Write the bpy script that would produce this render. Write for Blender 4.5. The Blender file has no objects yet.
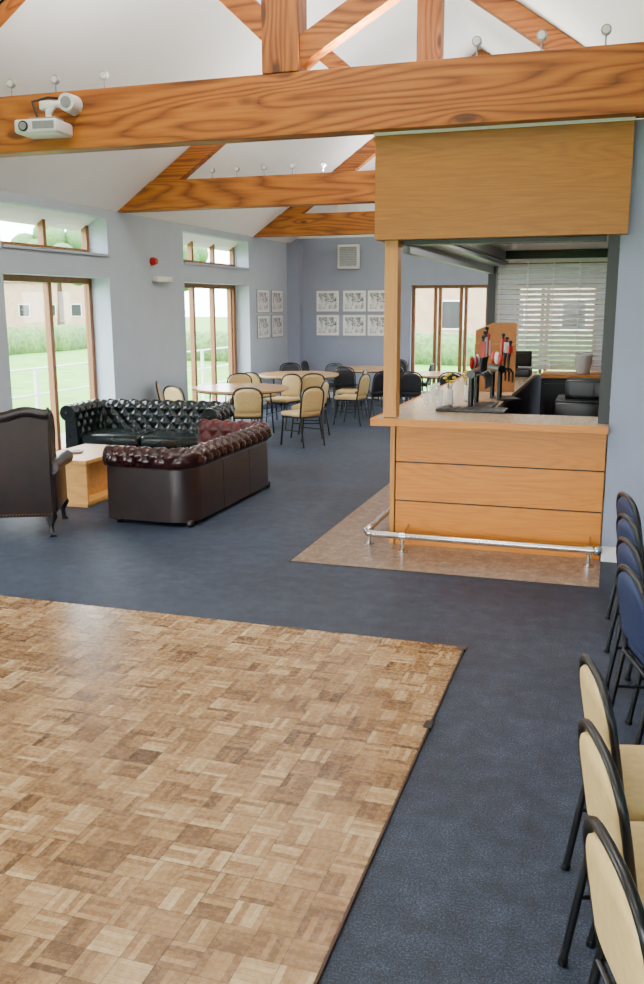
import bpy, bmesh, math, random
from mathutils import Vector, Matrix, Quaternion
random.seed(7)
sc = bpy.context.scene

# ------------------------------------------------------------------ materials
def new_mat(name):
    m = bpy.data.materials.new(name); m.use_nodes = True
    nt = m.node_tree
    b = nt.nodes['Principled BSDF']
    return m, nt, b

def N(nt, t, **kw):
    n = nt.nodes.new(t)
    for k, v in kw.items():
        setattr(n, k, v)
    return n

def setin(nt, sock, val):
    if isinstance(val, bpy.types.NodeSocket):
        nt.links.new(val, sock)
    else:
        sock.default_value = val

def M(nt, op, a, b=None, c=None):
    n = nt.nodes.new('ShaderNodeMath'); n.operation = op
    setin(nt, n.inputs[0], a)
    if b is not None: setin(nt, n.inputs[1], b)
    if c is not None: setin(nt, n.inputs[2], c)
    return n.outputs[0]

def mixc(nt, fac, a, b, mode='MIX'):
    n = nt.nodes.new('ShaderNodeMix'); n.data_type = 'RGBA'; n.blend_type = mode
    setin(nt, n.inputs[0], fac); setin(nt, n.inputs[6], a); setin(nt, n.inputs[7], b)
    return n.outputs[2]

def s2l(c):
    def f(x):
        x /= 255.0
        return x/12.92 if x <= 0.04045 else ((x+0.055)/1.055)**2.4
    return (f(c[0]), f(c[1]), f(c[2]), 1.0)

def ramp(nt, fac, stops):
    n = nt.nodes.new('ShaderNodeValToRGB')
    el = n.color_ramp.elements
    while len(el) < len(stops): el.new(0.5)
    for e, (p, c) in zip(el, stops):
        e.position = p; e.color = c
    setin(nt, n.inputs[0], fac)
    return n.outputs[0]

def coords(nt, scale=(1, 1, 1), rot=(0, 0, 0)):
    tc = nt.nodes.new('ShaderNodeTexCoord')
    mp = nt.nodes.new('ShaderNodeMapping')
    mp.inputs['Scale'].default_value = scale
    mp.inputs['Rotation'].default_value = rot
    nt.links.new(tc.outputs['Object'], mp.inputs['Vector'])
    return mp.outputs[0]

def noise(nt, vec, scale, detail=4, rough=0.55, dist=0.0):
    n = nt.nodes.new('ShaderNodeTexNoise')
    n.inputs['Scale'].default_value = scale
    n.inputs['Detail'].default_value = detail
    n.inputs['Roughness'].default_value = rough
    n.inputs['Distortion'].default_value = dist
    nt.links.new(vec, n.inputs['Vector'])
    return n.outputs[0]

def bump(nt, b, h, strength=0.2, dist=0.01):
    n = nt.nodes.new('ShaderNodeBump')
    n.inputs['Strength'].default_value = strength
    n.inputs['Distance'].default_value = dist
    nt.links.new(h, n.inputs['Height'])
    nt.links.new(n.outputs[0], b.inputs['Normal'])

def plain(name, col, rough=0.5, metal=0.0, var=0.08, nscale=12.0, bmp=0.0, spec=None):
    m, nt, b = new_mat(name)
    v = coords(nt)
    f = noise(nt, v, nscale)
    c = s2l(col)
    d = tuple(x*(1-var*2) for x in c[:3])+(1,)
    e = tuple(min(1, x*(1+var*1.2)) for x in c[:3])+(1,)
    nt.links.new(ramp(nt, f, [(0.3, d), (0.7, e)]), b.inputs['Base Color'])
    b.inputs['Roughness'].default_value = rough
    b.inputs['Metallic'].default_value = metal
    if spec is not None: b.inputs['Specular IOR Level'].default_value = spec
    if bmp > 0: bump(nt, b, f, bmp, 0.01)
    return m

def wood(name, dark, mid, light, axis='X', rough=0.45, ring=1.0, fine=1.0, cathedral=0.5, freq=110.0, knots=False):
    m, nt, b = new_mat(name)
    sc_f = {'X': (0.7, 14, 14), 'Y': (14, 0.7, 14), 'Z': (14, 14, 0.7)}[axis]
    sc_c = {'X': (0.16, 1.6, 1.6), 'Y': (1.6, 0.16, 1.6), 'Z': (1.6, 1.6, 0.16)}[axis]
    fine_n = noise(nt, coords(nt, sc_f), 3.5*fine, 6, 0.65, 0.3)
    big = noise(nt, coords(nt, sc_c), 1.6*ring, 1.5, 0.35, 0.3)
    kd = None
    if knots:
        sk = {'X': (1.3, 3.6, 3.6), 'Z': (3.6, 3.6, 1.3), 'Y': (3.6, 1.3, 3.6)}[axis]
        vo = N(nt, 'ShaderNodeTexVoronoi'); vo.inputs['Scale'].default_value = 1.0
        nt.links.new(coords(nt, sk), vo.inputs['Vector'])
        kd = vo.outputs['Distance']
        inf = M(nt, 'MULTIPLY', M(nt, 'POWER', 2.718, M(nt, 'MULTIPLY', kd, -6.0)), 0.14)
        big = M(nt, 'ADD', big, inf)
    rings = M(nt, 'SINE', M(nt, 'MULTIPLY', big, freq))
    rings = M(nt, 'POWER', M(nt, 'MULTIPLY_ADD', rings, 0.5, 0.5), 0.45)
    f = M(nt, 'ADD', M(nt, 'MULTIPLY', fine_n, 0.6), M(nt, 'MULTIPLY', rings, 0.4*cathedral))
    f = M(nt, 'ADD', f, 0.2*(1-cathedral)+0.0)
    col = ramp(nt, f, [(0.25, s2l(dark)), (0.52, s2l(mid)), (0.75, s2l(light))])
    if knots:
        mk = ramp(nt, kd, [(0.09, (1, 1, 1, 1)), (0.17, (0, 0, 0, 1))])
        col = mixc(nt, M(nt, 'MULTIPLY', mk, 0.85), col, s2l((70, 30, 8)))
    nt.links.new(col, b.inputs['Base Color'])
    b.inputs['Roughness'].default_value = rough
    bump(nt, b, fine_n, 0.08, 0.004)
    return m

def leather(name, col, col2, rough=0.34):
    m, nt, b = new_mat(name)
    v = coords(nt)
    f = noise(nt, v, 7, 4)
    nt.links.new(ramp(nt, f, [(0.3, s2l(col)), (0.7, s2l(col2))]), b.inputs['Base Color'])
    b.inputs['Roughness'].default_value = rough
    bump(nt, b, noise(nt, v, 160, 3), 0.15, 0.003)
    return m

W_BEAM = wood('beam_timber', (96, 46, 6), (156, 84, 16), (184, 110, 34), 'X', 0.55, 1.0, 0.7, 0.85, 100, True)
W_POST = wood('post_timber', (96, 48, 10), (150, 82, 20), (176, 106, 38), 'Z', 0.55, 1.0, 0.8, 0.75, 100, True)
W_BULK = wood('veneer_oak', (128, 76, 10), (154, 97, 18), (172, 115, 32), 'X', 0.42, 2.0, 1.6, 0.3)
W_BAR = wood('bar_oak', (180, 102, 14), (206, 126, 24), (220, 144, 40), 'X', 0.4, 1.6, 1.4, 0.3)
W_BARV = wood('bar_oak_vertical', (172, 110, 38), (194, 132, 54), (210, 150, 72), 'Z', 0.4, 1.3, 1.2, 0.3)
W_TOP = wood('counter_top_wood', (180, 148, 112), (206, 178, 144), (222, 198, 168), 'Y', 0.16, 1.0, 1.2, 0.3)
W_TABLE = wood('table_wood', (180, 130, 82), (204, 158, 106), (218, 176, 126), 'X', 0.22, 1.0, 1.0, 0.3)
W_COFFEE = wood('coffee_table_wood', (196, 132, 56), (218, 158, 78), (230, 176, 100), 'X', 0.4, 1.0, 1.0, 0.4)
W_FRAME = wood('window_frame_wood', (110, 68, 32), (138, 90, 48), (158, 108, 62), 'Z', 0.45, 1, 1, 0.3)
P_WALL = plain('wall_paint_blue_grey', (152, 160, 180), 0.85, var=0.02, nscale=3)
P_WALL_LIT = plain('wall_paint_lit', (178, 190, 204), 0.85, var=0.02, nscale=3)  # wall paint with the light on the left wall mixed into its colour
P_CEIL = plain('ceiling_paint', (246, 246, 244), 0.9, var=0.01, nscale=2)
P_WHITE = plain('white_trim', (238, 238, 236), 0.5, var=0.02)
BLACK = plain('black_plastic', (12, 12, 13), 0.4, var=0.1)
BLKMET = plain('black_metal', (8, 8, 9), 0.3, 0.0, var=0.1)
BLKVIN = plain('black_fabric', (20, 22, 30), 0.6, 0.0, var=0.1)
GREYMET = plain('grey_metal', (150, 153, 157), 0.4, 0.5, var=0.05)
SHUT = plain('blind_slat', (236, 236, 236), 0.5, 0.0, var=0.03)
CHROME = plain('brushed_steel', (206, 202, 198), 0.22, 1.0, var=0.05, nscale=40)
RED = plain('red_plastic', (190, 20, 16), 0.4, var=0.05)
CREAM = plain('gold_vinyl', (212, 182, 122), 0.5, var=0.06, nscale=30)
NAVY = plain('navy_fabric', (16, 34, 74), 0.6, var=0.12, nscale=60)
WHPL = plain('white_plastic', (222, 222, 220), 0.4, var=0.02)
LEATH_OX = leather('leather_oxblood', (34, 12, 10), (60, 22, 20), 0.26)
LEATH_BR = leather('leather_dark_brown', (28, 17, 16), (44, 29, 27), 0.36)
LEATH_GR = leather('leather_green', (13, 21, 21), (27, 38, 39), 0.24)
LEATH_RED = leather('leather_burgundy', (60, 11, 11), (94, 23, 22))
CARD = plain('cardboard', (160, 106, 56), 0.8, var=0.05)
YEL = plain('yellow_petals', (236, 196, 40), 0.6, var=0.1)
GREEN = plain('leaf_green', (70, 108, 50), 0.7, var=0.25, nscale=8, bmp=0.4)
HEDGE = plain('hedge_green', (84, 118, 58), 0.8, var=0.3, nscale=6, bmp=0.5)
GRASS = plain('lawn_grass', (90, 146, 40), 0.9, var=0.15, nscale=1.2)
BRICK = plain('house_render', (170, 140, 118), 0.9, var=0.1, nscale=2)
ROOFM = plain('house_roof', (96, 84, 84), 0.8, var=0.1)
BARK = plain('bark', (88, 66, 48), 0.9, var=0.2)
PAVE = plain('paving', (160, 156, 146), 0.85, var=0.08, nscale=3)

def m_glass():
    m, nt, b = new_mat('window_glass')
    nt.nodes.remove(b)
    out = nt.nodes['Material Output']
    t = N(nt, 'ShaderNodeBsdfTransparent'); t.inputs[0].default_value = (0.97, 0.99, 0.99, 1)
    g = N(nt, 'ShaderNodeBsdfGlossy'); g.inputs['Roughness'].default_value = 0.02
    mx = N(nt, 'ShaderNodeMixShader'); mx.inputs[0].default_value = 0.04
    nt.links.new(t.outputs[0], mx.inputs[1]); nt.links.new(g.outputs[0], mx.inputs[2])
    nt.links.new(mx.outputs[0], out.inputs[0])
    return m
GLASS = m_glass()

def m_parquet():
    m, nt, b = new_mat('parquet_mosaic')
    tc = N(nt, 'ShaderNodeTexCoord')
    sp = N(nt, 'ShaderNodeSeparateXYZ'); nt.links.new(tc.outputs['Object'], sp.inputs[0])
    B = 0.122
    px = M(nt, 'DIVIDE', M(nt, 'ADD', sp.outputs[0], 50.03), B)
    py = M(nt, 'DIVIDE', M(nt, 'ADD', sp.outputs[1], 50.08), B)
    cx = M(nt, 'FLOOR', px); cy = M(nt, 'FLOOR', py)
    fx = M(nt, 'FRACT', px); fy = M(nt, 'FRACT', py)
    par = M(nt, 'MODULO', M(nt, 'ADD', cx, cy), 2.0)
    par = M(nt, 'GREATER_THAN', par, 0.5)
    inv = M(nt, 'SUBTRACT', 1.0, par)
    c = M(nt, 'ADD', M(nt, 'MULTIPLY', fx, par), M(nt, 'MULTIPLY', fy, inv))
    c5 = M(nt, 'MULTIPLY', c, 5.0)
    st = M(nt, 'FLOOR', c5); fs = M(nt, 'FRACT', c5)
    cv = N(nt, 'ShaderNodeCombineXYZ')
    nt.links.new(cx, cv.inputs[0]); nt.links.new(cy, cv.inputs[1]); nt.links.new(st, cv.inputs[2])
    wn = N(nt, 'ShaderNodeTexWhiteNoise'); wn.noise_dimensions = '3D'
    nt.links.new(cv.outputs[0], wn.inputs['Vector'])
    cv2 = N(nt, 'ShaderNodeCombineXYZ')
    nt.links.new(cx, cv2.inputs[0]); nt.links.new(cy, cv2.inputs[1])
    wn2 = N(nt, 'ShaderNodeTexWhiteNoise'); wn2.noise_dimensions = '3D'
    nt.links.new(cv2.outputs[0], wn2.inputs['Vector'])
    g = noise(nt, tc.outputs['Object'], 45, 5, 0.7)
    big = noise(nt, tc.outputs['Object'], 1.3, 4, 0.6)
    f = M(nt, 'ADD', M(nt, 'MULTIPLY', wn.outputs[0], 0.45), M(nt, 'MULTIPLY', wn2.outputs[0], 0.28))
    f = M(nt, 'ADD', f, M(nt, 'MULTIPLY', g, 0.27))
    f = M(nt, 'ADD', f, M(nt, 'MULTIPLY', M(nt, 'SUBTRACT', big, 0.5), 0.55))
    col = ramp(nt, f, [(0.08, s2l((84, 58, 34))), (0.35, s2l((134, 99, 62))), (0.62, s2l((168, 132, 89))), (0.95, s2l((206, 178, 136)))])
    def edge(fr, w):
        a = M(nt, 'ABSOLUTE', M(nt, 'SUBTRACT', fr, 0.5))
        return M(nt, 'GREATER_THAN', a, 0.5-w)
    e1 = M(nt, 'MULTIPLY', edge(fs, 0.045), 0.45)
    e2 = M(nt, 'MULTIPLY', M(nt, 'MAXIMUM', edge(fx, 0.012), edge(fy, 0.012)), 0.75)
    e = M(nt, 'MAXIMUM', e1, e2)
    pfx = M(nt, 'FRACT', M(nt, 'DIVIDE', px, 8.0)); pfy = M(nt, 'FRACT', M(nt, 'DIVIDE', py, 8.0))
    e3 = M(nt, 'MULTIPLY', M(nt, 'MAXIMUM', edge(pfx, 0.0022), edge(pfy, 0.0022)), 0.8)
    e = M(nt, 'MAXIMUM', e, e3)
    col = mixc(nt, e, col, s2l((56, 38, 22)))
    nt.links.new(col, b.inputs['Base Color'])
    r = M(nt, 'MULTIPLY_ADD', g, 0.2, 0.17)
    nt.links.new(r, b.inputs['Roughness'])
    bump(nt, b, M(nt, 'SUBTRACT', 1.0, e), 0.15, 0.002)
    return m
PARQ = m_parquet()

def m_carpet():
    m, nt, b = new_mat('carpet_blue')
    v = coords(nt)
    n1 = noise(nt, v, 130, 4, 0.75)
    n2 = noise(nt, v, 9, 5, 0.7)
    n3 = noise(nt, v, 0.9, 3, 0.5)
    f = M(nt, 'ADD', M(nt, 'MULTIPLY', n1, 0.68), M(nt, 'MULTIPLY', n2, 0.2))
    f = M(nt, 'ADD', f, M(nt, 'MULTIPLY', n3, 0.12))
    col = ramp(nt, f, [(0.38, s2l((8, 13, 22))), (0.5, s2l((32, 43, 61))), (0.62, s2l((78, 95, 120)))])
    sp = N(nt, 'ShaderNodeSeparateXYZ'); nt.links.new(v, sp.inputs[0])
    def seam(s):
        a = M(nt, 'ABSOLUTE', M(nt, 'SUBTRACT', M(nt, 'FRACT', M(nt, 'ADD', s, 50.21)), 0.5))
        return M(nt, 'MULTIPLY', M(nt, 'GREATER_THAN', a, 0.4965), 0.25)
    sm = M(nt, 'MAXIMUM', seam(sp.outputs[0]), seam(sp.outputs[1]))
    col = mixc(nt, sm, col, s2l((12, 17, 26)))
    nt.links.new(col, b.inputs['Base Color'])
    b.inputs['Roughness'].default_value = 0.6
    bump(nt, b, n1, 0.5, 0.006)
    return m
CARPET = m_carpet()

def m_vinyl():
    m, nt, b = new_mat('vinyl_beige')
    v = coords(nt)
    f = M(nt, 'ADD', M(nt, 'MULTIPLY', noise(nt, v, 12, 6, 0.75, 0.6), 0.7), M(nt, 'MULTIPLY', noise(nt, v, 60, 3), 0.3))
    nt.links.new(ramp(nt, f, [(0.35, s2l((84, 66, 54))), (0.5, s2l((134, 111, 93))), (0.66, s2l((182, 160, 138)))]), b.inputs['Base Color'])
    b.inputs['Roughness'].default_value = 0.28
    return m
VINYL = m_vinyl()

def m_sketch():
    m, nt, b = new_mat('sketch_print')
    v = coords(nt, (1, 1, 1))
    f = M(nt, 'ADD', M(nt, 'MULTIPLY', noise(nt, v, 5, 6, 0.7, 1.2), 0.8), M(nt, 'MULTIPLY', noise(nt, v, 30, 3), 0.2))
    nt.links.new(ramp(nt, f, [(0.38, s2l((60, 66, 72))), (0.46, s2l((140, 146, 152))), (0.54, s2l((232, 232, 232)))]), b.inputs['Base Color'])
    b.inputs['Roughness'].default_value = 0.3
    return m
SKETCH = m_sketch()

def emis(name, col, s):
    m, nt, b = new_mat(name)
    b.inputs['Emission Color'].default_value = (*col, 1); b.inputs['Emission Strength'].default_value = s
    return m
FILL_TUBE = emis('fill_diffuser', (1, 0.96, 0.9), 4.0)  # glowing underside of the added fill strips

# ------------------------------------------------------------------ mesh builder
class MB:
    def __init__(s): s.v = []; s.f = []; s.m = []; s.s = []
    def add(s, verts, faces, mi=0, sm=False, mtx=None):
        o = len(s.v)
        for p in verts:
            p = Vector(p)
            if mtx is not None: p = mtx @ p
            s.v.append(p)
        for f in faces:
            s.f.append([i+o for i in f]); s.m.append(mi); s.s.append(sm)
    def box(s, x0, x1, y0, y1, z0, z1, mi=0, mtx=None):
        v = [(x0,y0,z0),(x1,y0,z0),(x1,y1,z0),(x0,y1,z0),(x0,y0,z1),(x1,y0,z1),(x1,y1,z1),(x0,y1,z1)]
        f = [(0,3,2,1),(4,5,6,7),(0,1,5,4),(1,2,6,5),(2,3,7,6),(3,0,4,7)]
        s.add(v, f, mi, False, mtx)
    def rbox(s, x0, x1, y0, y1, z0, z1, r=0.02, mi=0, mtx=None, seg=3, puff=0.0):
        bm = bmesh.new(); bmesh.ops.create_cube(bm, size=1)
        for v in bm.verts:
            v.co = Vector(((x0+x1)/2+v.co.x*(x1-x0), (y0+y1)/2+v.co.y*(y1-y0), (z0+z1)/2+v.co.z*(z1-z0)))
        bmesh.ops.bevel(bm, geom=bm.edges[:], offset=r, segments=seg, profile=0.5, affect='EDGES')
        bm.verts.index_update()
        s.add([v.co.copy() for v in bm.verts], [[v.index for v in f.verts] for f in bm.faces], mi, True, mtx)
        bm.free()
    def tube(s, pts, r, mi=0, n=8, mtx=None, closed=False):
        pts = [Vector(p) for p in pts]; k = len(pts)
        rs = r if isinstance(r, (list, tuple)) else [r]*k
        up = None; rings = []
        for i, p in enumerate(pts):
            if closed: t = pts[(i+1) % k]-pts[i-1]
            else: t = pts[min(i+1, k-1)]-pts[max(i-1, 0)]
            t.normalize()
            if up is None:
                up = Vector((0, 0, 1)) if abs(t.z) < 0.9 else Vector((1, 0, 0))
            a = up-t*up.dot(t)
            if a.length < 1e-5: a = Vector((0, 1, 0))-t*t.y
            a.normalize(); up = a; b = t.cross(a)
            rings.append([p+(a*math.cos(2*math.pi*j/n)+b*math.sin(2*math.pi*j/n))*rs[i] for j in range(n)])
        v = [q for rg in rings for q in rg]; f = []
        for i in range(k if closed else k-1):
            i2 = (i+1) % k
            for j in range(n):
                f.append((i*n+j, i*n+(j+1) % n, i2*n+(j+1) % n, i2*n+j))
        s.add(v, f, mi, True, mtx)
        if not closed:
            s.add(rings[0], [list(range(n))], mi, False, mtx)
            s.add(rings[-1], [list(range(n))], mi, False, mtx)
    def cyl(s, p0, p1, r, mi=0, n=16, r2=None, mtx=None):
        s.tube([p0, p1], [r, r if r2 is None else r2], mi, n, mtx)
    def lathe(s, prof, c=(0, 0, 0), mi=0, n=24, mtx=None, sm=True):
        v = []; f = []
        for (r, z) in prof:
            for j in range(n):
                a = 2*math.pi*j/n
                v.append((c[0]+r*math.cos(a), c[1]+r*math.sin(a), c[2]+z))
        for i in range(len(prof)-1):
            for j in range(n):
                f.append((i*n+j, i*n+(j+1) % n, (i+1)*n+(j+1) % n, (i+1)*n+j))
        f.append(list(range(n))); f.append([(len(prof)-1)*n+j for j in range(n)])
        s.add(v, f, mi, sm, mtx)
    def ball(s, c, r, mi=0, n=10, sq=(1, 1, 1), mtx=None):
        prof = [(max(1e-4, math.sin(math.pi*i/n)), -math.cos(math.pi*i/n)) for i in range(n+1)]
        T = Matrix.Translation(c) @ Matrix.Diagonal((r*sq[0], r*sq[1], r*sq[2], 1))
        if mtx is not None: T = mtx @ T
        s.lathe(prof, (0, 0, 0), mi, n+4, T)
    def prism(s, poly, axis, a, b, mi=0, mtx=None):
        def P(p, q, d):
            return {'x': (d, p, q), 'y': (p, d, q), 'z': (p, q, d)}[axis]
        n = len(poly)
        v = [P(p, q, a) for p, q in poly]+[P(p, q, b) for p, q in poly]
        f = [list(range(n)), list(range(2*n-1, n-1, -1))]+[(i, (i+1) % n, n+(i+1) % n, n+i) for i in range(n)]
        s.add(v, f, mi, False, mtx)
    def grid(s, P, mi=0, sm=True, mtx=None):
        a = len(P); b = len(P[0])
        v = [q for row in P for q in row]
        f = [(i*b+j, i*b+j+1, (i+1)*b+j+1, (i+1)*b+j) for i in range(a-1) for j in range(b-1)]
        s.add(v, f, mi, sm, mtx)
    def obj(s, name, mats, loc=(0, 0, 0), rz=0.0, bev=0.0):
        me = bpy.data.meshes.new(name)
        me.from_pydata([tuple(p) for p in s.v], [], s.f)
        for m in mats: me.materials.append(m)
        for p, mi, sm in zip(me.polygons, s.m, s.s):
            p.material_index = mi; p.use_smooth = sm
        bm = bmesh.new(); bm.from_mesh(me)
        bmesh.ops.recalc_face_normals(bm, faces=bm.faces[:])
        bm.to_mesh(me); bm.free()
        o = bpy.data.objects.new(name, me)
        sc.collection.objects.link(o)
        o.location = loc; o.rotation_euler = (0, 0, rz)
        if bev > 0:
            md = o.modifiers.new('bevel', 'BEVEL'); md.width = bev; md.segments = 2; md.limit_method = 'ANGLE'
        return o
def inst(o, name, loc, rz=0.0):
    c = bpy.data.objects.new(name, o.data); sc.collection.objects.link(c)
    c.location = loc; c.rotation_euler = (0, 0, rz); return c

# ------------------------------------------------------------------ room constants
XL, XR, YF, YB = -6.8, 1.8, 19.0, -4.0
XRG, EAVE, SL = -2.5, 3.3, 0.71
RIDGE = EAVE+SL*(XRG-XL)
def roofz(x): return RIDGE-SL*abs(x-XRG)

# floor
b = MB(); b.box(XL-0.4, XR+0.3, YB-0.3, YF+0.3, -0.12, 0.0); b.obj('floor', [CARPET])
b = MB(); b.box(-5.9, -0.742, 0.2, 5.045, 0.0, 0.016)
b.box(-0.742, -0.734, 0.2, 5.053, 0.0, 0.014, 1); b.box(-5.9, -0.742, 5.045, 5.053, 0.0, 0.014, 1)
b.box(-0.78, -0.725, 5.0, 5.06, 0.0, 0.0175, 2); b.box(-0.765, -0.725, 3.95, 4.03, 0.0, 0.0175, 2)
b.obj('dance_floor_parquet', [PARQ, plain('parquet_edge', (70, 44, 26), 0.6), BLACK])
b = MB(); b.box(-2.35, 0.0, 6.5, 13.3, 0.0, 0.006); b.box(-2.362, -2.35, 6.488, 13.3, 0, 0.007, 1); b.box(-2.35, 0.0, 6.488, 6.5, 0, 0.007, 1)
b.obj('floor_vinyl_bar', [VINYL, plain('vinyl_edge', (60, 52, 48), 0.6)])

# walls
opens = [(-1.2, 0.95), (4.2, 6.45), (9.1, 11.45), (13.8, 16.6)]
LH, UB, UT = 2.38, 2.69, 3.19
b = MB(); y = YB-0.3
for (a, c) in opens:
    b.box(XL-0.38, XL, y, a, 0, EAVE+0.05)
    b.box(XL-0.38, XL, a, c, LH, UB-0.02); b.box(XL-0.38, XL, a, c, UT, EAVE+0.05)
    y = c
b.box(XL-0.38, XL, y, YF+0.3, 0, EAVE+0.05)
b.obj('wall_left', [P_WALL_LIT])
b = MB()
segs = [(XL, -4.12), (-2.5, -1.95), (-0.35, XR)]
for s0, s1 in segs: b.box(s0, s1, YF, YF+0.3, 0, 2.4)
b.box(XL, XR, YF, YF+0.3, 2.4, EAVE+0.1)
b.prism([(XL-0.3, EAVE+0.1), (XR+0.3, EAVE+0.1), (XRG, RIDGE+0.25)], 'y', YF, YF+0.3, 1)
b.box(XL, XL+0.28, YF-0.25, YF, 0, EAVE, 0)
b.obj('wall_far', [P_WALL, P_CEIL])
b = MB(); b.box(XR, XR+0.3, YB-0.3, YF+0.3, 0, EAVE+0.05); b.obj('wall_right', [P_WALL])
b = MB()
b.box(XL, -5.8, YB-0.3, YB, 0, EAVE+0.1); b.box(1.2, XR, YB-0.3, YB, 0, EAVE+0.1)
b.box(-5.8, 1.2, YB-0.3, YB, 0, 0.3); b.box(-5.8, 1.2, YB-0.3, YB, 2.9, EAVE+0.1)
b.prism([(XL-0.3, EAVE+0.1), (XR+0.3, EAVE+0.1), (XRG, RIDGE+0.25)], 'y', YB-0.3, YB, 1)
b.obj('wall_back', [P_WALL, P_CEIL])
b = MB(); b.box(0.0, XR, 7.25, 7.43, 0, EAVE); b.obj('wall_bar_pier', [P_WALL])
b = MB()
for x0, x1, sg in ((XL-0.4, XRG, 1), (XRG, XR+0.4, -1)):
    b.prism([(x0, roofz(x0)), (x1, roofz(x1)), (x1, roofz(x1)+0.15), (x0, roofz(x0)+0.15)], 'y', YB-0.3, YF+0.3)
b.obj('ceiling', [P_CEIL])
# skirtings
b = MB(); b.box(0.0, XR, 7.225, 7.25, 0, 0.12); b.obj('baseboard_pier', [P_WHITE])
b = MB(); y = YB
for (a, c) in opens: b.box(XL, XL+0.02, y, a, 0, 0.12); y = c
b.box(XL, XL+0.02, y, YF-0.26, 0, 0.12); b.obj('baseboard_left', [P_WHITE])
b = MB(); b.box(XL+0.3, -4.2, YF-0.02, YF, 0, 0.12); b.box(-2.42, -1.95, YF-0.02, YF, 0, 0.12); b.box(-0.35, XR, YF-0.02, YF, 0, 0.12); b.obj('baseboard_far', [P_WHITE])
b = MB()
for (a, c) in opens: b.box(XL-0.29, XL+0.035, a, c, UB-0.02, UB+0.01)
b.obj('trim_window_ledges', [P_WALL_LIT])

# windows
wn = [0]
def win_x(x, y0, y1, z0, z1, mull, trans=(), fw=0.07):
    wn[0] += 1; b = MB()
    b.box(x-0.04, x+0.04, y0, y0+fw, z0, z1); b.box(x-0.04, x+0.04, y1-fw, y1, z0, z1)
    b.box(x-0.04, x+0.04, y0+fw, y1-fw, z0, z0+fw); b.box(x-0.04, x+0.04, y0+fw, y1-fw, z1-fw, z1)
    for m in mull: b.box(x-0.04, x+0.04, m-fw/2, m+fw/2, z0+fw, z1-fw)
    for t in trans: b.box(x-0.03, x+0.03, y0+fw, y1-fw, t-0.03, t+0.03)
    b.box(x-0.006, x+0.006, y0+fw, y1-fw, z0+fw, z1-fw, 1)
    b.obj('window_%d' % wn[0], [W_FRAME, GLASS])
for i, (a, c) in enumerate(opens):
    xx = XL-0.33
    mid = (a+c)/2
    if i == 3:
        win_x(xx, a, c, 0.0, LH, [a+0.95, c-1.0, c-0.2], fw=0.08)
    else:
        win_x(xx, a, c, 0.0, LH, [mid+0.16], fw=0.08)
    win_x(xx, a, c, UB+0.01, UT, [mid+0.12] if i != 3 else [a+0.95, c-0.95], fw=0.07)
def win_y(yv, x0, x1, z0, z1, mull, fw=0.07, trans=()):
    wn[0] += 1; b = MB()
    b.box(x0, x0+fw, yv-0.04, yv+0.04, z0, z1); b.box(x1-fw, x1, yv-0.04, yv+0.04, z0, z1)
    b.box(x0+fw, x1-fw, yv-0.04, yv+0.04, z0, z0+fw); b.box(x0+fw, x1-fw, yv-0.04, yv+0.04, z1-fw, z1)
    for m in mull: b.box(m-fw/2, m+fw/2, yv-0.04, yv+0.04, z0+fw, z1-fw)
    for t in trans: b.box(x0+fw, x1-fw, yv-0.03, yv+0.03, t-0.03, t+0.03)
    b.box(x0+fw, x1-fw, yv-0.006, yv+0.006, z0+fw, z1-fw, 1)
    b.obj('window_%d' % wn[0], [W_FRAME, GLASS])
win_y(YF+0.15, -4.12, -2.5, 0.0, 2.4, [-3.62, -3.52, -3.08, -2.98])
win_y(YF+0.15, -1.95, -0.35, 0.0, 2.4, [-1.42, -1.32])
win_y(YB-0.15, -5.8, 1.2, 0.3, 2.9, [-4.0, -2.3, -0.6])

# ------------------------------------------------------------------ roof trusses
def beam2d(b, p, q, w, y0, y1, mi=0):
    p = Vector((p[0], p[1])); q = Vector((q[0], q[1])); d = (q-p).normalized(); n = Vector((-d.y, d.x))*w/2
    b.prism([tuple(p+n), tuple(q+n), tuple(q-n), tuple(p-n)], 'y', y0, y1, mi)
def truss(yc, zt=3.30, h=0.46, kx=-2.58, D=0.30):
    b = MB(); y0, y1 = yc-0.1, yc+0.1
    b.box(XL, XR, y0, y1, zt, zt+h, 0)
    b.box(kx-0.15, kx+0.15, y0-0.01, y1+0.01, zt+h-0.0, RIDGE-0.1, 1)
    b.prism([(kx-0.15, RIDGE-0.6), (kx+0.15, RIDGE-0.6), (kx+0.24, RIDGE-0.42), (kx+0.24, RIDGE-0.2), (kx-0.24, RIDGE-0.2), (kx-0.24, RIDGE-0.42)], 'y', y0-0.012, y1+0.012, 1)
    for x0, sg in ((XL, 1), (XR, -1)):
        xa = x0+sg*0.30
        xb = x0+sg*(h+0.0+D)/SL
        b.prism([(xa, roofz(xa)), (XRG, RIDGE-0.02), (XRG, RIDGE-0.02-D), (xb, roofz(xb)-D), (xb-sg*0.05, zt+h-0.01), (x0+sg*0.1, zt+h*0.25)], 'y', y0+0.02, y1-0.02, 0)
    e = -1.42; zz = roofz(kx+e)-D+0.05
    beam2d(b, (kx-0.08, 4.06), (kx+e, zz), 0.19, y0+0.03, y1-0.03)
    beam2d(b, (kx+0.08, 3.88), (kx+1.85, 4.86), 0.19, y0+0.03, y1-0.03)
    b.obj('roof_truss', [W_BEAM, W_POST], bev=0.006)
truss(7.12, D=0.06); truss(11.85, h=0.39, kx=-2.38); truss(16.95, h=0.40, kx=-2.38); truss(2.3, D=0.06); truss(-2.2, D=0.06)

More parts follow.
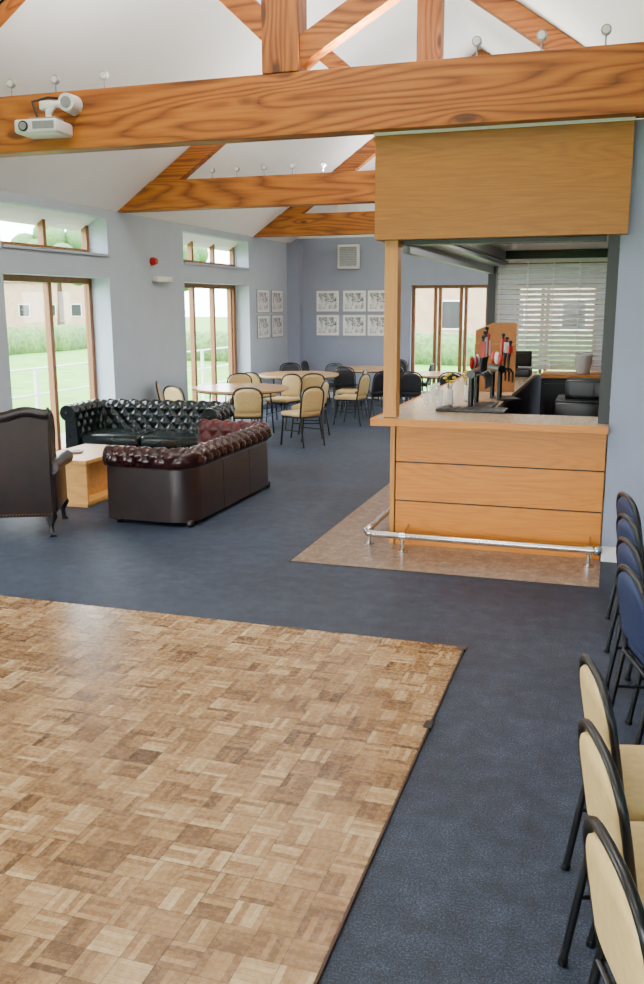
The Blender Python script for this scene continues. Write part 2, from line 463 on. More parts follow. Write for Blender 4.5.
# uplighters standing on the trusses
b = MB()
b.cyl((0, 0, 0), (0, 0, 0.09), 0.006, 0, 8); b.cyl((0, 0, 0), (0, 0, 0.012), 0.03, 0, 14)
b.cyl((0, -0.02, 0.115), (0, 0.015, 0.115), 0.036, 0, 18); b.cyl((0, -0.026, 0.115), (0, -0.02, 0.115), 0.026, 1, 18)
spot = b.obj('spotlight', [GREYMET, WHPL], (-5.08, 7.1, 3.76))
for x in (-4.64, -4.17, -1.08, -0.62, -0.18): inst(spot, 'spotlight', (x, 7.1, 3.76))
for x in (-5.36, -5.0, -4.6, -4.2, -3.77): inst(spot, 'spotlight', (x, 11.85, 3.69))

# projector
b = MB()
b.rbox(-0.19, 0.19, -0.15, 0.15, 0.0, 0.11, 0.025, 0)
b.cyl((-0.1, -0.16, 0.055), (-0.1, -0.14, 0.055), 0.042, 1, 20); b.cyl((-0.1, -0.165, 0.055), (-0.1, -0.155, 0.055), 0.03, 2, 20)
b.box(-0.02, 0.17, -0.153, -0.149, 0.03, 0.09, 3)
b.cyl((0.05, 0, 0.11), (0.05, 0, 0.2), 0.025, 0, 14)
b.box(-0.1, 0.15, -0.06, 0.06, 0.12, 0.135, 3)
b.tube([(0.05, 0, 0.18), (0.1, 0.0, 0.24), (0.22, 0.1, 0.26)], 0.03, 0, 12)
b.cyl((0.2, 0.02, 0.26), (0.2, 0.19, 0.26), 0.07, 0, 22, 0.08)
b.cyl((0.2, 0.01, 0.26), (0.2, 0.02, 0.26), 0.045, 3, 22)
b.rbox(-0.02, 0.1, -0.03, 0.04, 0.2, 0.27, 0.015, 0)
b.tube([(-0.05, 0.0, 0.14), (-0.12, 0.05, 0.28), (0.0, 0.1, 0.32), (0.2, 0.12, 0.3)], 0.01, 1, 8)
b.obj('projector', [WHPL, BLACK, GREYMET, GREYMET], (-4.60, 6.83, 3.38), 0.1)

# ------------------------------------------------------------------ bar
b = MB()
zs = [0.0, 0.385, 0.715, 1.035]
for i in range(3): b.box(-1.68, -0.012, 7.26, 7.29, zs[i]+0.006, zs[i+1]-0.006, 0)
b.box(-1.66, -0.02, 7.275, 7.75, 0.0, 1.035, 1)
b.box(-1.73, -1.69, 7.255, 7.30, 0.0, 1.035, 2)
for i in range(3):
    for k in range(4): b.box(-1.73, -1.70, 7.30+k*1.42, 7.30+(k+1)*1.42-0.012, zs[i]+0.006, zs[i+1]-0.006, 0)
b.box(-1.70, -1.1, 7.3, 13.0, 0.0, 1.035, 1)
b.box(-1.85, -0.002, 7.12, 7.78, 1.036, 1.085, 3)
b.box(-1.85, -0.98, 7.78, 13.0, 1.036, 1.085, 3)
b.box(-1.865, -0.002, 7.105, 7.12, 1.03, 1.09, 4)
b.box(-1.865, -1.85, 7.12, 13.0, 1.03, 1.09, 4)
b.obj('bar_counter', [W_BAR, BLACK, W_BARV, W_TOP, W_BAR], bev=0.003)
b = MB()
b.box(-1.78, -1.67, 7.2, 7.32, 1.092, 2.5, 0); b.obj('bar_post', [W_BARV], bev=0.004)
b = MB()
b.box(-1.85, 0.05, 7.14, 7.24, 2.5, 3.30, 0); b.box(-1.85, -1.75, 7.24, 13.4, 2.5, 3.3, 0); b.box(-1.75, 0.0, 13.3, 13.4, 2.5, 3.3, 0)
b.box(-1.75, 0.0, 7.24, 13.3, 2.74, 2.80, 1); b.box(-1.85, 0.0, 7.24, 13.4, 3.27, 3.3, 1)
b.box(-1.86, 0.05, 7.125, 7.14, 3.275, 3.298, 3)
b.obj('bar_bulkhead', [W_BULK, P_CEIL, BLACK, P_WHITE], bev=0.003)
b = MB(); b.box(0.001, 0.14, 7.43, 13.4, 0, 3.3); b.obj('wall_bar_right', [plain('bar_wall_dark', (40, 42, 46), 0.7)])
b = MB()
b.box(-0.085, -0.002, 7.31, 7.40, 1.09, 2.5, 0); b.box(-1.66, -0.1, 7.33, 7.5, 2.47, 2.72, 0)
b.box(-1.74, -1.63, 13.1, 13.28, 1.09, 2.72, 0); b.box(-0.085, -0.002, 13.1, 13.28, 1.09, 2.7, 0)
b.box(-1.63, -0.1, 13.2, 13.28, 2.60, 2.72, 0)
b.obj('shutter_frame', [BLACK])
b = MB()
b.box(-1.74, -1.5, 7.6, 13.05, 2.52, 2.72, 0); b.box(-1.72, -1.66, 7.6, 13.05, 2.42, 2.52, 0)
b.box(-1.5, -1.46, 7.6, 13.05, 2.56, 2.58, 1)
b.obj('shutter_housing', [GREYMET, BLACK])
b = MB(); z = 1.09
Rt = Matrix.Rotation(math.radians(28), 4, 'X')
while z < 2.56:
    b.box(-1.61, -0.1, -0.002, 0.002, -0.030, 0.030, 0, Matrix.Translation((0, 13.17, z+0.03)) @ Rt); z += 0.07
for x in (-1.58, -1.2, -0.85, -0.5, -0.14):
    b.box(x-0.008, x+0.008, 13.15, 13.155, 1.09, 2.59, 0)
b.obj('venetian_blind', [SHUT])
b = MB()
b.box(-0.92, -0.01, 12.6, 13.29, 1.02, 1.07, 0); b.box(-1.62, -0.01, 13.1, 13.29, 0, 1.02, 1)
for i in range(2):
    x0 = -0.92+i*0.45
    b.box(x0, x0+0.44, 12.68, 13.08, 0.02, 1.0, 2); b.box(x0+0.04, x0+0.40, 12.665, 12.68, 0.12, 0.94, 3)
    b.cyl((x0+0.06, 12.64, 0.4), (x0+0.06, 12.64, 0.7), 0.01, 4, 8)
b.obj('back_bar_fridges', [W_BAR, P_WALL, BLACK, BLKMET, CHROME])
b = MB()
b.rbox(-0.55, -0.02, 9.6, 10.4, 0.0, 1.0, 0.01, 0); b.rbox(-0.55, -0.03, 9.65, 10.3, 1.0, 1.02, 0.004, 1)
b.obj('glass_washer', [BLKMET, BLACK])
b = MB()
b.rbox(-0.2, 0.2, -0.2, 0.2, 0, 0.1, 0.02, 0); b.rbox(-0.2, 0.2, 0.02, 0.06, 0.12, 0.32, 0.012, 0, Matrix.Rotation(0.15, 4, 'X')); b.box(-0.17, 0.17, 0.012, 0.019, 0.15, 0.29, 1, Matrix.Rotation(0.15, 4, 'X'))
b.cyl((0, 0.02, 0.08), (0, 0.02, 0.2), 0.03, 0, 12)
b.obj('cash_register', [BLACK, BLKMET], (-1.2, 12.0, 1.087), 0.0)
b = MB(); b.rbox(-0.2, 0.2, -0.17, 0.17, 0, 0.2, 0.02, 0); b.box(-0.16, 0.08, -0.176, -0.17, 0.04, 0.17, 1); b.box(0.1, 0.18, -0.176, -0.17, 0.04, 0.17, 1)
b.obj('microwave', [BLACK, BLKMET], (-0.26, 10.0, 1.022), 0.0)
b = MB(); b.lathe([(0.09, 0), (0.115, 0.24), (0.125, 0.25), (0.125, 0.26), (0.11, 0.26), (0.085, 0.02)], (0, 0, 0), 0, 24)
b.obj('ice_bucket', [WHPL], (-0.38, 12.82, 1.072))
# foot rail
b = MB()
zr = 0.14
b.tube([(-0.02, 7.02, zr), (-1.80, 7.02, zr), (-1.86, 7.04, zr), (-1.89, 7.10, zr), (-1.89, 13.0, zr)], 0.028, 0, 14)
for x in (-0.09, -1.56):
    b.cyl((x, 7.02, zr), (x, 7.02, 0.007), 0.014, 0, 10); b.cyl((x, 7.02, 0.007), (x, 7.02, 0.02), 0.045, 0, 18)
    b.cyl((x-0.025, 7.02, zr), (x+0.025, 7.02, zr), 0.038, 0, 16); b.cyl((x, 7.02, zr), (x, 7.255, zr+0.04), 0.01, 0, 8)
b.ball((-0.03, 7.02, zr), 0.04, 0, 10)
for y in (7.2, 8.7, 10.2, 11.7):
    b.cyl((-1.89, y, zr), (-1.89, y, 0.007), 0.014, 0, 10); b.cyl((-1.89, y, 0.007), (-1.89, y, 0.02), 0.045, 0, 18); b.cyl((-1.89, y-0.025, zr), (-1.89, y+0.025, zr), 0.038, 0, 16)
b.obj('foot_rail', [CHROME])

# beer taps
def tap_font(loc, rz, n, h):
    b = MB(); w = 0.11*n
    b.cyl((0, -w/2+0.05, 0), (0, -w/2+0.05, 0.28), 0.025, 0, 14); b.cyl((0, w/2-0.05, 0), (0, w/2-0.05, 0.28), 0.025, 0, 14)
    b.cyl((0, -w/2, 0.3), (0, w/2, 0.3), 0.038, 0, 18)
    for i in range(n):
        y = -w/2+0.055+i*0.11
        b.tube([(0.03, y, 0.3), (0.1, y, 0.3), (0.13, y, 0.26), (0.13, y, 0.17)], [0.013, 0.013, 0.012, 0.009], 0, 10)
        hh = h*(0.9+0.1*((i*7) % 3)/2)
        b.tube([(0.08, y, 0.3), (0.08, y, 0.38), (0.09, y, 0.46), (0.095, y, hh)], [0.01, 0.014, 0.018, 0.012], 1, 10)
        b.ball((0.095, y, hh), 0.02, 1, 8)
        b.ball((0.0, y, 0.40), 0.055, 2 if i % 2 == 0 else 3, 10, (0.4, 0.85, 1.1))
        b.box(0.075, 0.115, y-0.022, y+0.022, 0.45, hh-0.04, 2 if i % 2 == 0 else 3)
    b.rbox(0.0, 0.2, -w/2, w/2, 0.0, 0.018, 0.004, 1)
    b.obj('beer_tap_font', [BLKMET, BLACK, RED, WHPL], loc, rz)
tap_font((-1.20, 8.30, 1.088), 0.0, 4, 0.70)
tap_font((-1.08, 8.95, 1.088), math.radians(25), 3, 0.62)
b = MB(); b.box(-0.23, 0.2, -0.02, 0.12, 0, 0.50, 0); b.box(-0.2, 0.16, -0.024, -0.02, 0.04, 0.46, 1); b.prism([(-0.23, 0.5), (0.2, 0.5), (0.2, 0.72), (-0.05, 0.72), (-0.23, 0.64)], 'y', 0.1, 0.12, 0)
b.obj('display_box', [CARD, CARD], (-1.18, 9.75, 1.088), 0.1)
def glass(loc, h=0.15, r=0.04, mt=None):
    b = MB(); b.lathe([(r*0.75, 0), (r*0.8, 0.01), (r, h), (r*0.93, h), (r*0.7, 0.015)], (0, 0, 0), 0, 18); b.obj('pint_glass', [mt or CLG], loc)
CLG, nt_, b_ = new_mat('clear_glass'); b_.inputs['Base Color'].default_value = (0.9, 0.95, 0.95, 1); b_.inputs['Roughness'].default_value = 0.05; b_.inputs['Alpha'].default_value = 0.25
for p in ((-1.6, 8.05), (-1.5, 8.2), (-1.62, 8.5), (-1.66, 8.9)): glass((p[0], p[1], 1.087))
def vase(loc):
    b = MB(); b.lathe([(0.03, 0), (0.04, 0.03), (0.028, 0.12), (0.034, 0.15)], (0, 0, 0), 0, 16)
    for i in range(7):
        a = i*0.9; r = 0.02+0.03*(i % 3)/2
        e = (r*math.cos(a)*1.4, r*math.sin(a)*1.4, 0.22+0.03*(i % 3))
        b.tube([(0, 0, 0.1), e], 0.003, 1, 5); b.ball(e, 0.02, 2, 7, (1, 1, 0.6))
    b.obj('flower_vase', [WHPL, GREEN, YEL], loc)
vase((-1.42, 8.3, 1.087)); vase((-1.32, 8.72, 1.087))
b = MB(); b.rbox(-0.12, 0.12, -0.3, 0.3, 0, 0.025, 0.006, 0)
for i in range(9): b.box(-0.1, 0.1, -0.27+i*0.065, -0.25+i*0.065, 0.025, 0.03, 0)
b.obj('drip_tray', [BLACK], (-1.15, 7.88, 1.087), math.pi/2)

# ------------------------------------------------------------------ chesterfield sofa
def chesterfield(name, L, D, mt, mpanel, mseat, loc, rz, nseat=2, H=0.0, redfrom=None):
    b = MB()
    ins = 0.11; hx = L/2-ins; yb = D/2-ins; y0 = -D/2+0.03; rc = 0.17
    path = []
    def seg(p, q, n):
        d = math.dist(p, q); k = max(2, int(d/0.018))
        for i in range(k):
            t = i/k; path.append((p[0]+(q[0]-p[0])*t, p[1]+(q[1]-p[1])*t, n[0], n[1]))
    seg((-hx, y0), (-hx, yb-rc), (-1, 0))
    for i in range(16):
        a = math.pi-i/16*math.pi/2; path.append((-hx+rc+rc*math.cos(a), yb-rc+rc*math.sin(a), math.cos(a), math.sin(a)))
    seg((-hx+rc, yb), (hx-rc, yb), (0, 1))
    for i in range(16):
        a = math.pi/2-i/16*math.pi/2; path.append((hx-rc+rc*math.cos(a), yb-rc+rc*math.sin(a), math.cos(a), math.sin(a)))
    seg((hx, yb-rc), (hx, y0), (1, 0)); path.append((hx, y0, 1, 0))
    prof = []
    for i in range(16):
        t = i/16; prof.append((-0.135+0.045*t, 0.36+(0.25+H)*t))
    for i in range(27):
        a = math.radians(190-i*250/26); prof.append((0.005+0.1*math.cos(a), 0.63+H+0.1*math.sin(a)))
    tl = [0]
    for i in range(1, len(prof)): tl.append(tl[-1]+math.dist(prof[i], prof[i-1]))
    sl = [0]
    for i in range(1, len(path)): sl.append(sl[-1]+math.dist(path[i][:2], path[i-1][:2]))
    A = 0.08; Bt = 0.09
    P = []
    for i, (px, py, nx, ny) in enumerate(path):
        row = []
        for j, (o, z) in enumerate(prof):
            j0 = max(0, j-1); j1 = min(len(prof)-1, j+1)
            to = prof[j1][0]-prof[j0][0]; tz = prof[j1][1]-prof[j0][1]; l = math.hypot(to, tz)
            no, nz = -tz/l, to/l
            p = sl[i]/A+tl[j]/Bt; q = sl[i]/A-tl[j]/Bt
            h = min(abs(math.sin(math.pi*p/2)), abs(math.sin(math.pi*q/2)))**0.55
            d = (h-0.75)*0.036
            fade = min(1, tl[j]/0.05, (tl[-1]-tl[j])/0.04, sl[i]/0.03, (sl[-1]-sl[i])/0.03)
            d *= max(0, fade)
            row.append((px+nx*(o+no*d), py+ny*(o+no*d), z+nz*d))
        P.append(row)
    if redfrom is not None:
        k = int(len(P)*redfrom[0]); k2 = int(len(P)*redfrom[1])
        b.grid(P[:k+1], 0); b.grid(P[k:k2+1], 2)
        if k2 < len(P)-1: b.grid(P[k2:], 0)
    else: b.grid(P, 0)
    Q = [[(px+nx*o, py+ny*o, z) for (o, z) in ((0.045, 0.545+H), (0.054, 0.53), (0.06, 0.3), (0.06, 0.045), (0.03, 0.04))] for (px, py, nx, ny) in path]
    b.grid(Q, 1, False)
    Q = [[(px+nx*o, py+ny*o, z) for (o, z) in ((-0.135, 0.36), (-0.135, 0.05))] for (px, py, nx, ny) in path]
    b.grid(Q, 1, False)
    for sg in (-1, 1):
        c = (sg*(hx+0.005), 0.63+H)
        circ = [(c[0]+0.1*math.cos(a), c[1]+0.1*math.sin(a)) for a in [2*math.pi*k/28 for k in range(28)]]
        b.prism(circ, 'y', y0-0.02, y0+0.01, 1)
        b.prism([(sg*(hx-0.135), 0.05), (sg*(hx+0.06), 0.05), (sg*(hx+0.045), 0.6+H), (sg*(hx-0.095), 0.62+H)], 'y', y0-0.012, y0+0.01, 1)
        for k in range(20):
            a = 2*math.pi*k/20; b.ball((c[0]+0.088*math.cos(a), y0-0.022, c[1]+0.088*math.sin(a)), 0.005, 3, 4)
        b.ball((c[0], y0-0.022, c[1]), 0.018, 0, 8)
    b.rbox(-hx+0.1, hx-0.1, y0+0.0, yb-0.1, 0.05, 0.30, 0.03, 1)
    wi = (2*hx-0.26)/nseat
    for k in range(nseat):
        x0 = -hx+0.13+k*wi
        b.rbox(x0+0.004, x0+wi-0.004, y0+0.01, yb-0.13, 0.29, 0.45, 0.05, 2, seg=5)
    for k in range(1, 3):
        x = -hx+2*hx*k/3; b.cyl((x, yb+0.059, 0.05), (x, yb+0.055, 0.53), 0.006, 1, 6)
    for sx in (-1, 1):
        for sy in (y0+0.06, yb-0.0):
            b.lathe([(0.03, 0), (0.036, 0.02), (0.036, 0.06)], (sx*(hx-0.02), sy, 0.0), 3, 14)
    b.obj(name, [mt, mpanel, mseat, BLACK], loc, rz)
chesterfield('chesterfield_sofa', 2.22, 0.93, LEATH_OX, LEATH_BR, LEATH_RED, (-3.98, 8.29, 0), -math.pi/2, 2, 0.0, (0.0, 0.24))
chesterfield('chesterfield_sofa', 2.05, 0.92, LEATH_GR, LEATH_GR, LEATH_GR, (-5.46, 10.05, 0), math.radians(5), 2, 0.08)

# ------------------------------------------------------------------ wing armchair
def wing_chair(loc, rz):
    b = MB()
    b.rbox(-0.36, 0.36, -0.30, 0.34, 0.21, 0.36, 0.03, 0)
    b.rbox(-0.29, 0.29, -0.24, 0.35, 0.35, 0.47, 0.045, 0, seg=5)
    Sh = Matrix.Identity(4); Sh[1][2] = -0.13; Sh[1][3] = 0.02
    top = []
    for i in range(21):
        x = 0.38-0.76*i/20; u = x/0.38
        top.append((x, 1.11+0.035*math.cos(u*math.pi*2)*-0.5+0.02*abs(u)))
    out = [(-0.35, 0.19), (0.35, 0.19), (0.355, 0.6)]+top+[(-0.355, 0.6)]
    b.prism(out, 'y', -0.37, -0.25, 0, Sh)
    b.prism([(-0.29, 0.45)]+[(0.29, 0.45)]+[(x*0.85, z-0.03) for x, z in top], 'y', -0.26, -0.20, 0, Sh)
    b.tube([(x, -0.37, z-0.01) for x, z in top], 0.045, 0, 14, Sh)
    for sg in (-1, 1):
        b.cyl((sg*0.378, -0.37, 1.115), (sg*0.392, -0.37, 1.115), 0.05, 0, 16, None, Sh)
        poly = [(-0.34, 0.55), (-0.37, 1.06), (-0.24, 1.09), (-0.15, 1.03), (-0.12, 0.9), (-0.17, 0.76), (-0.12, 0.64), (-0.1, 0.55)]
        b.prism(poly, 'x', sg*0.37, sg*0.31, 0)
        b.tube([(sg*0.34, p, q) for p, q in poly[2:7]], 0.035, 0, 10)
        b.rbox(min(sg*0.30, sg*0.385), max(sg*0.30, sg*0.385), -0.32, 0.28, 0.20, 0.6, 0.03, 0)
        b.tube([(sg*0.36, -0.36, 0.62), (sg*0.37, 0.0, 0.62), (sg*0.385, 0.3, 0.61)], [0.06, 0.065, 0.07], 0, 16)
        b.cyl((sg*0.385, 0.30, 0.61), (sg*0.385, 0.31, 0.61), 0.05, 1, 16)
        b.tube([(sg*0.31, 0.30, 0.24), (sg*0.345, 0.335, 0.17), (sg*0.325, 0.32, 0.10), (sg*0.33, 0.325, 0.03), (sg*0.34, 0.335, 0.0)], [0.05, 0.042, 0.022, 0.02, 0.034], 1, 12)
        b.tube([(sg*0.31, -0.29, 0.24), (sg*0.34, -0.32, 0.17), (sg*0.32, -0.31, 0.10), (sg*0.33, -0.33, 0.03), (sg*0.335, -0.35, 0.0)], [0.05, 0.042, 0.022, 0.02, 0.034], 1, 12)
    for i in range(26): b.ball((-0.34+0.68*i/25, -0.376, 0.215), 0.006, 2, 4, mtx=Sh)
    b.obj('wing_armchair', [LEATH_BR, BLACK, plain('brass_nail', (150, 110, 50), 0.3, 0.9)], loc, rz)
wing_chair((-5.08, 6.80, 0), math.radians(25))

# coffee table (open ended box)
b = MB()
b.box(-0.32, 0.32, -0.5, 0.5, 0.45, 0.49, 0)
b.box(-0.30, -0.26, -0.47, 0.47, 0.03, 0.45, 0)
b.box(-0.26, 0.30, -0.47, 0.47, 0.03, 0.07, 0)
b.box(-0.26, 0.30, -0.47, -0.44, 0.07, 0.45, 0); b.box(-0.26, 0.30, 0.44, 0.47, 0.07, 0.45, 0)
b.box(0.12, 0.15, -0.44, 0.44, 0.07, 0.45, 0); b.box(-0.28, 0.28, -0.45, 0.45, 0.0, 0.03, 0)
b.obj('coffee_table', [W_COFFEE], (-5.25, 8.18, 0), 0.0, bev=0.004)
b = MB(); b.lathe([(0.05, 0), (0.07, 0.012), (0.07, 0.02), (0.045, 0.02), (0.045, 0.015)], (0, 0, 0), 0, 20); b.obj('ashtray', [GREYMET], (-5.3, 8.1, 0.491))

# ------------------------------------------------------------------ banquet chair
def chair_mesh(cush, name, loc, rz):
    b = MB()
    ln = lambda z: -0.19-(z-0.44)*0.17
    R = 0.0135
    pts = [(-0.265, 0.20, 0.0), (-0.205, 0.20, 0.38), (-0.192, 0.20, 0.45), (ln(0.55), 0.205, 0.55), (ln(0.68), 0.21, 0.68)]
    arch = []
    for i in range(1, 12):
        a = math.pi*i/12; z = 0.70+0.16*math.sin(a)**0.8; c = math.cos(a)
        y = 0.0 if abs(c) < 0.01 else 0.21*math.copysign(abs(c)**0.75, c)
        arch.append((ln(z), y, z))
    full = pts+arch+[(x, -y, z) for x, y, z in reversed(pts)]
    b.tube(full, R, 0, 8)
    for sy in (-1, 1):
        b.tube([(0.24, sy*0.20, 0), (0.19, sy*0.2, 0.40), (0.16, sy*0.2, 0.425), (-0.2, sy*0.2, 0.43)], R, 0, 8)
        b.cyl((0.24, sy*0.2, 0), (0.24, sy*0.2, 0.02), 0.017, 0, 8); b.cyl((-0.265, sy*0.2, 0), (-0.262, sy*0.2, 0.02), 0.017, 0, 8)
        b.cyl((-0.228, sy*0.2, 0.235), (0.213, sy*0.2, 0.22), 0.008, 0, 6)
    b.cyl((0.19, -0.2, 0.40), (0.19, 0.2, 0.40), 0.010, 0, 8); b.cyl((-0.2, -0.2, 0.42), (-0.2, 0.2, 0.42), 0.010, 0, 8)
    b.rbox(-0.19, 0.235, -0.215, 0.215, 0.43, 0.495, 0.028, 1, seg=4)
    b.box(-0.18, 0.22, -0.2, 0.2, 0.422, 0.432, 0)
    rows = []
    nz = 16
    for i in range(nz+1):
        z = 0.50+0.345*i/nz
        w = 0.190
        if z > 0.70: w = 0.190*max(0.0, 1-((z-0.70)/0.147)**2.4)**0.5
        th = 0.026*min(1, 0.35+i/2.0, 0.3+(nz-i)/2.5)
        ring = []
        for k in range(20):
            a = 2*math.pi*k/20; c = math.cos(a); s_ = math.sin(a)
            ring.append((ln(z)+th*math.copysign(abs(s_)**0.6, s_), w*math.copysign(abs(c)**0.6, c), z))
        rows.append(ring+[ring[0]])
    b.grid(rows, 1)
    b.add(rows[0][:-1], [list(range(20))], 1)
    return b.obj(name, [BLKMET, cush], loc, rz)
first = {}
def chair(kind, x, y, deg):
    cush = {'c': CREAM, 'b': NAVY, 'k': BLKVIN}[kind]
    if kind not in first: first[kind] = chair_mesh(cush, 'banquet_chair', (x, y, 0), math.radians(deg))
    else: inst(first[kind], 'banquet_chair', (x, y, 0), math.radians(deg))
for x, y, d in ((0.305, 1.92, 18), (0.27, 2.42, 16), (0.25, 2.91, 14)): chair('c', x, y, d)
for i, y in enumerate((4.02, 4.53, 5.08, 5.68)): chair('b', 0.375, y+0.05, 16)
def table(x, y, r=0.75):
    b = MB()
    b.lathe([(r-0.01, 0.715), (r, 0.72), (r, 0.745), (r-0.008, 0.75)], (0, 0, 0), 0, 56, sm=False)
    b.lathe([(r-0.05, 0.695), (r-0.05, 0.715)], (0, 0, 0), 1, 40, sm=False)
    for sx in (-1, 1):
        b.tube([(sx*0.42, -0.32, 0), (sx*0.38, -0.3, 0.68), (sx*0.38, 0.3, 0.68), (sx*0.42, 0.32, 0)], 0.014, 1, 8)
        b.cyl((sx*0.40, -0.31, 0.3), (sx*0.40, 0.31, 0.3), 0.01, 1, 8)
        b.cyl((sx*0.38, 0, 0.68), (sx*0.05, 0, 0.69), 0.01, 1, 8)
    b.obj('round_table', [W_TABLE, BLKMET], (x, y, 0))
table(-5.5, 13.0); table(-5.55, 15.9); table(-4.75, 17.7, 0.7); table(-3.1, 16.6, 0.6)
for k, x, y, d in (('c', -4.98, 12.02, 112), ('c', -4.25, 12.3, 150), ('c', -4.42, 13.15, 182), ('c', -6.42, 12.55, 25), ('c', -5.95, 12.0, 70),
                   ('c', -5.95, 14.08, -62), ('c', -5.2, 14.12, -105), ('c', -4.95, 14.8, 118), ('c', -5.9, 14.8, 75), ('c', -4.2, 14.75, 170),
                   ('c', -4.5, 15.75, 185), ('k', -5.3, 17.0, -100), ('k', -6.05, 16.95, -60),
                   ('k', -4.1, 16.9, 130), ('k', -4.8, 16.62, 88), ('k', -3.66, 17.75, 180), ('k', -5.85, 17.85, 0), ('k', -4.4, 18.6, -110),
                   ('k', -3.3, 15.65, 85), ('k', -2.72, 15.7, 110), ('k', -2.55, 17.45, -120), ('k', -4.05, 15.55, 150)):
    chair(k, x, y, d)

# ------------------------------------------------------------------ wall things
def pic(c, w, h, face):
    b = MB(); d = 0.02
    b.box(-w/2, w/2, -d, 0, -h/2, h/2, 0); b.box(-w/2+0.012, w/2-0.012, -d-0.002, -d, -h/2+0.012, h/2-0.012, 1)
    b.box(-w/2+0.06, w/2-0.06, -d-0.004, -d-0.002, -h/2+0.06, h/2-0.06, 2)
    b.obj('framed_picture', [GREYMET, P_WHITE, SKETCH], c, face)
for z in (2.08, 1.57):
    for x in (-5.95, -5.35, -4.8): pic((x, YF-0.0, z), 0.53, 0.46, 0.0)
    for y in (17.3, 18.1): pic((XL, y, z), 0.66, 0.46, math.pi/2)
b = MB(); b.rbox(-0.24, 0.24, -0.1, 0.0, -0.25, 0.25, 0.02, 0); b.box(-0.19, 0.19, -0.105, -0.1, -0.2, 0.2, 1)
for i in range(11): b.box(-0.19, 0.19, -0.112, -0.105, -0.19+i*0.036, -0.185+i*0.036, 0)
b.obj('wall_speaker', [WHPL, GREYMET], (-5.47, YF, 3.0))
b = MB(); b.cyl((0, 0, 0), (0.05, 0, 0), 0.06, 0, 20); b.cyl((0.05, 0, 0), (0.09, 0, 0), 0.045, 0, 20)
b.obj('fire_alarm_sounder', [RED, WHPL], (XL, 12.7, 2.66))
b = MB(); b.rbox(0, 0.1, -0.25, 0.25, -0.04, 0.04, 0.012, 0); b.box(0.02, 0.09, -0.23, 0.23, -0.05, -0.04, 1)
b.obj('emergency_light', [WHPL, GREYMET], (XL, 12.95, 2.40))

# ------------------------------------------------------------------ outside
b = MB(); b.box(-160, 60, -60, 160, -0.5, -0.14); b.obj('lawn_ground', [GRASS])
b = MB(); b.box(-8.6, XL-0.4, -6, 22, -0.14, -0.06); b.box(XL-0.4, 4, YF+0.32, 22, -0.14, -0.06); b.obj('patio_paving', [PAVE])
b = MB()
for i in range(14):
    y = -2+i*2.0; b.cyl((-8.5, y, -0.06), (-8.5, y, 1.05), 0.035, 0, 10)
for z in (0.3, 0.65, 1.05): b.cyl((-8.5, -2, z), (-8.5, 24, z), 0.015, 0, 8)
b.obj('railing', [WHPL])
def bumpy(b, c, r, mi, seed, sq=(1, 1, 1)):
    rnd = random.Random(seed)
    for k in range(26):
        a = rnd.uniform(0, 6.28); e = rnd.uniform(-0.6, 1.3); q = rnd.uniform(0.4, 0.85)
        b.ball((c[0]+r*q*math.cos(a)*math.cos(e)*sq[0], c[1]+r*q*math.sin(a)*math.cos(e)*sq[1], c[2]+r*q*math.sin(e)*sq[2]), r*rnd.uniform(0.25, 0.45), mi, 8)
for i, (x, y, h) in enumerate(((-29, 32, 5), (-46, 52, 7), (-54, 62, 8), (-33, 66, 8), (-19, 50, 5), (-31, 56, 7), (-38, 42, 6), (-40, 60, 8))):
    b = MB(); b.tube([(0, 0, -0.2), (0.1, 0, h*0.3), (0, 0.1, h*0.6)], [0.3, 0.22, 0.12], 1, 10); bumpy(b, (0, 0, h*0.68), h*0.36, 0, i)
    b.obj('garden_tree', [GREEN, BARK], (x, y, 0))
def house(x, y, w, d, h, rz):
    b = MB(); b.box(-w/2, w/2, -d/2, d/2, -0.2, h, 0)
    b.prism([(-d/2-0.3, h), (d/2+0.3, h), (0, h+d*0.35)], 'x', -w/2-0.3, w/2+0.3, 1)
    k = int(w/2.6)
    for i in range(k):
        xx = -w/2+1.3+i*2.6
        for z in (0.9, 3.4):
            if z+1.3 < h: b.box(xx-0.55, xx+0.55, -d/2-0.05, -d/2, z, z+1.3, 2); b.box(xx-0.48, xx+0.48, -d/2-0.07, -d/2-0.05, z+0.07, z+1.23, 3)
    b.box(w/2-1.2, w/2-0.6, -0.4, 0.4, h+d*0.2, h+d*0.35+0.9, 0)
    b.obj('house', [BRICK, ROOFM, WHPL, BLKMET], (x, y, 0), rz)
house(-6, 44, 20, 7, 5.2, 0.0); house(-60, 84, 18, 7, 4.4, 0.5)
b = MB()
for i in range(20): b.ball((-16+i*0.9, 33+0.2*math.sin(i*2), 0.3), 0.9, 0, 8, (1, 0.8, 0.8))
b.obj('hedge', [HEDGE])
b = MB()
for i in range(50): b.ball((-26-0.2*math.sin(i), 48-i*0.9, 0.3), 0.9, 0, 8, (0.8, 1, 0.9))
b.obj('hedge', [HEDGE])

# ------------------------------------------------------------------ lights
w = bpy.data.worlds.new('World'); sc.world = w; w.use_nodes = True
nt = w.node_tree; bg = nt.nodes['Background']
sky = nt.nodes.new('ShaderNodeTexSky'); sky.sky_type = 'NISHITA'; sky.sun_disc = False; sky.sun_elevation = math.radians(48); sky.sun_rotation = math.radians(200)
sky.dust_density = 2.5
mx = nt.nodes.new('ShaderNodeMix'); mx.data_type = 'RGBA'; mx.inputs[0].default_value = 0.75
nt.links.new(sky.outputs[0], mx.inputs[6]); mx.inputs[7].default_value = (21.0, 21.6, 22.4, 1)
nt.links.new(mx.outputs[2], bg.inputs[0]); bg.inputs[1].default_value = 1.0

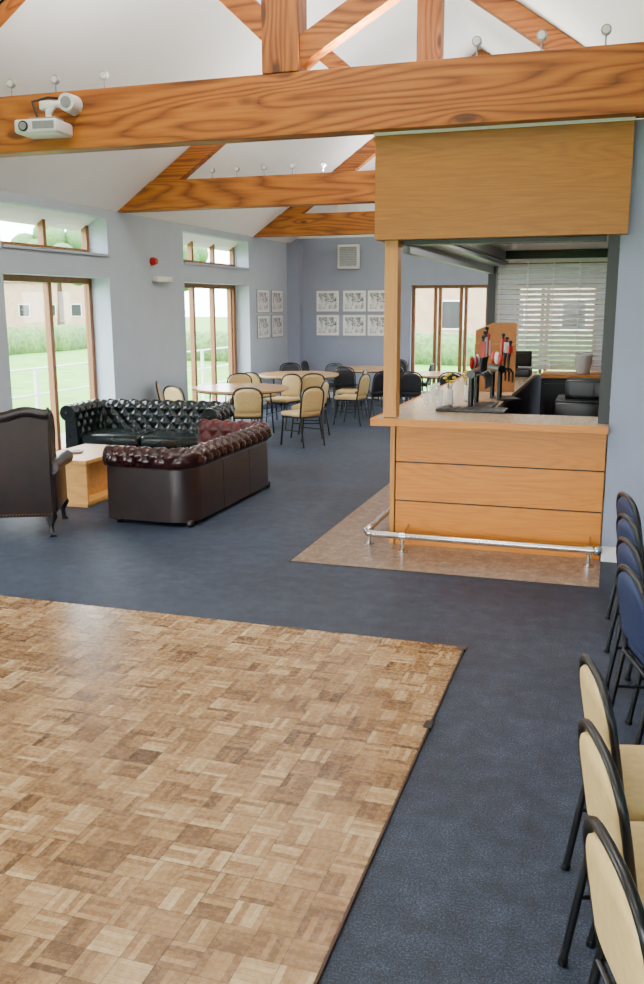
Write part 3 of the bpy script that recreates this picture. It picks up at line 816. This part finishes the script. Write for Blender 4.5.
def area(name, x, y, z, sx, sy, p, up=False, col=(1.0, 0.97, 0.93)):
    l = bpy.data.lights.new(name, 'AREA'); l.shape = 'RECTANGLE'; l.size = sx; l.size_y = sy; l.energy = p; l.color = col
    o = bpy.data.objects.new(name, l); sc.collection.objects.link(o); o.location = (x, y, z)
    if up: o.rotation_euler = (math.pi, 0, 0)
def fill_strip(x, y, z, p, sy=1.2, sx=0.25):  # added fill fixture with its lamp, hung out of view to brighten the room
    b = MB(); b.box(x-sx/2-0.02, x+sx/2+0.02, y-sy/2-0.02, y+sy/2+0.02, z, z+0.06, 0); b.box(x-sx/2, x+sx/2, y-sy/2, y+sy/2, z-0.01, z, 1)
    b.cyl((x, y, z+0.06), (x, y, roofz(x)), 0.01, 0, 6)
    b.obj('fill_strip_fixture', [WHPL, FILL_TUBE])
    area('fill_strip_lamp', x, y, z-0.02, sx, sy, p)
for y in (-1.0, 2.5, 5.0, 9.4): fill_strip(-2.5, y, 5.95, 85)
fill_strip(-0.9, 14.6, 3.9, 90)  # added fill for the far room, hidden behind the bulkhead
for y, z in ((2.3, 3.79), (7.12, 3.79), (11.85, 3.72), (16.95, 3.73)):
    for x in (-3.55, -1.75): area('ceiling_fill_lamp', x, y, z, 0.7, 0.08, 75, True)  # upward fill added to brighten the ceiling, apart from the spotlights
area('bar_fill_lamp', -0.8, 9.5, 2.72, 0.3, 2.0, 40)  # added fill under the bar ceiling, no fixture

# ------------------------------------------------------------------ camera
cam = bpy.data.cameras.new('camera'); co = bpy.data.objects.new('camera', cam); sc.collection.objects.link(co)
sc.camera = co
cam.sensor_fit = 'VERTICAL'; cam.sensor_height = 36.0; cam.lens = 36.0*900/984
cam.clip_start = 0.05; cam.clip_end = 600
th = math.radians(11.74); ps = math.radians(17.8)
f = Vector((-math.sin(ps)*math.cos(th), math.cos(ps)*math.cos(th), -math.sin(th)))
q = f.to_track_quat('-Z', 'Y')
co.rotation_mode = 'QUATERNION'
co.rotation_quaternion = q @ Quaternion((0, 0, 1), math.radians(-0.2))
co.location = (0, 0, 2.0)
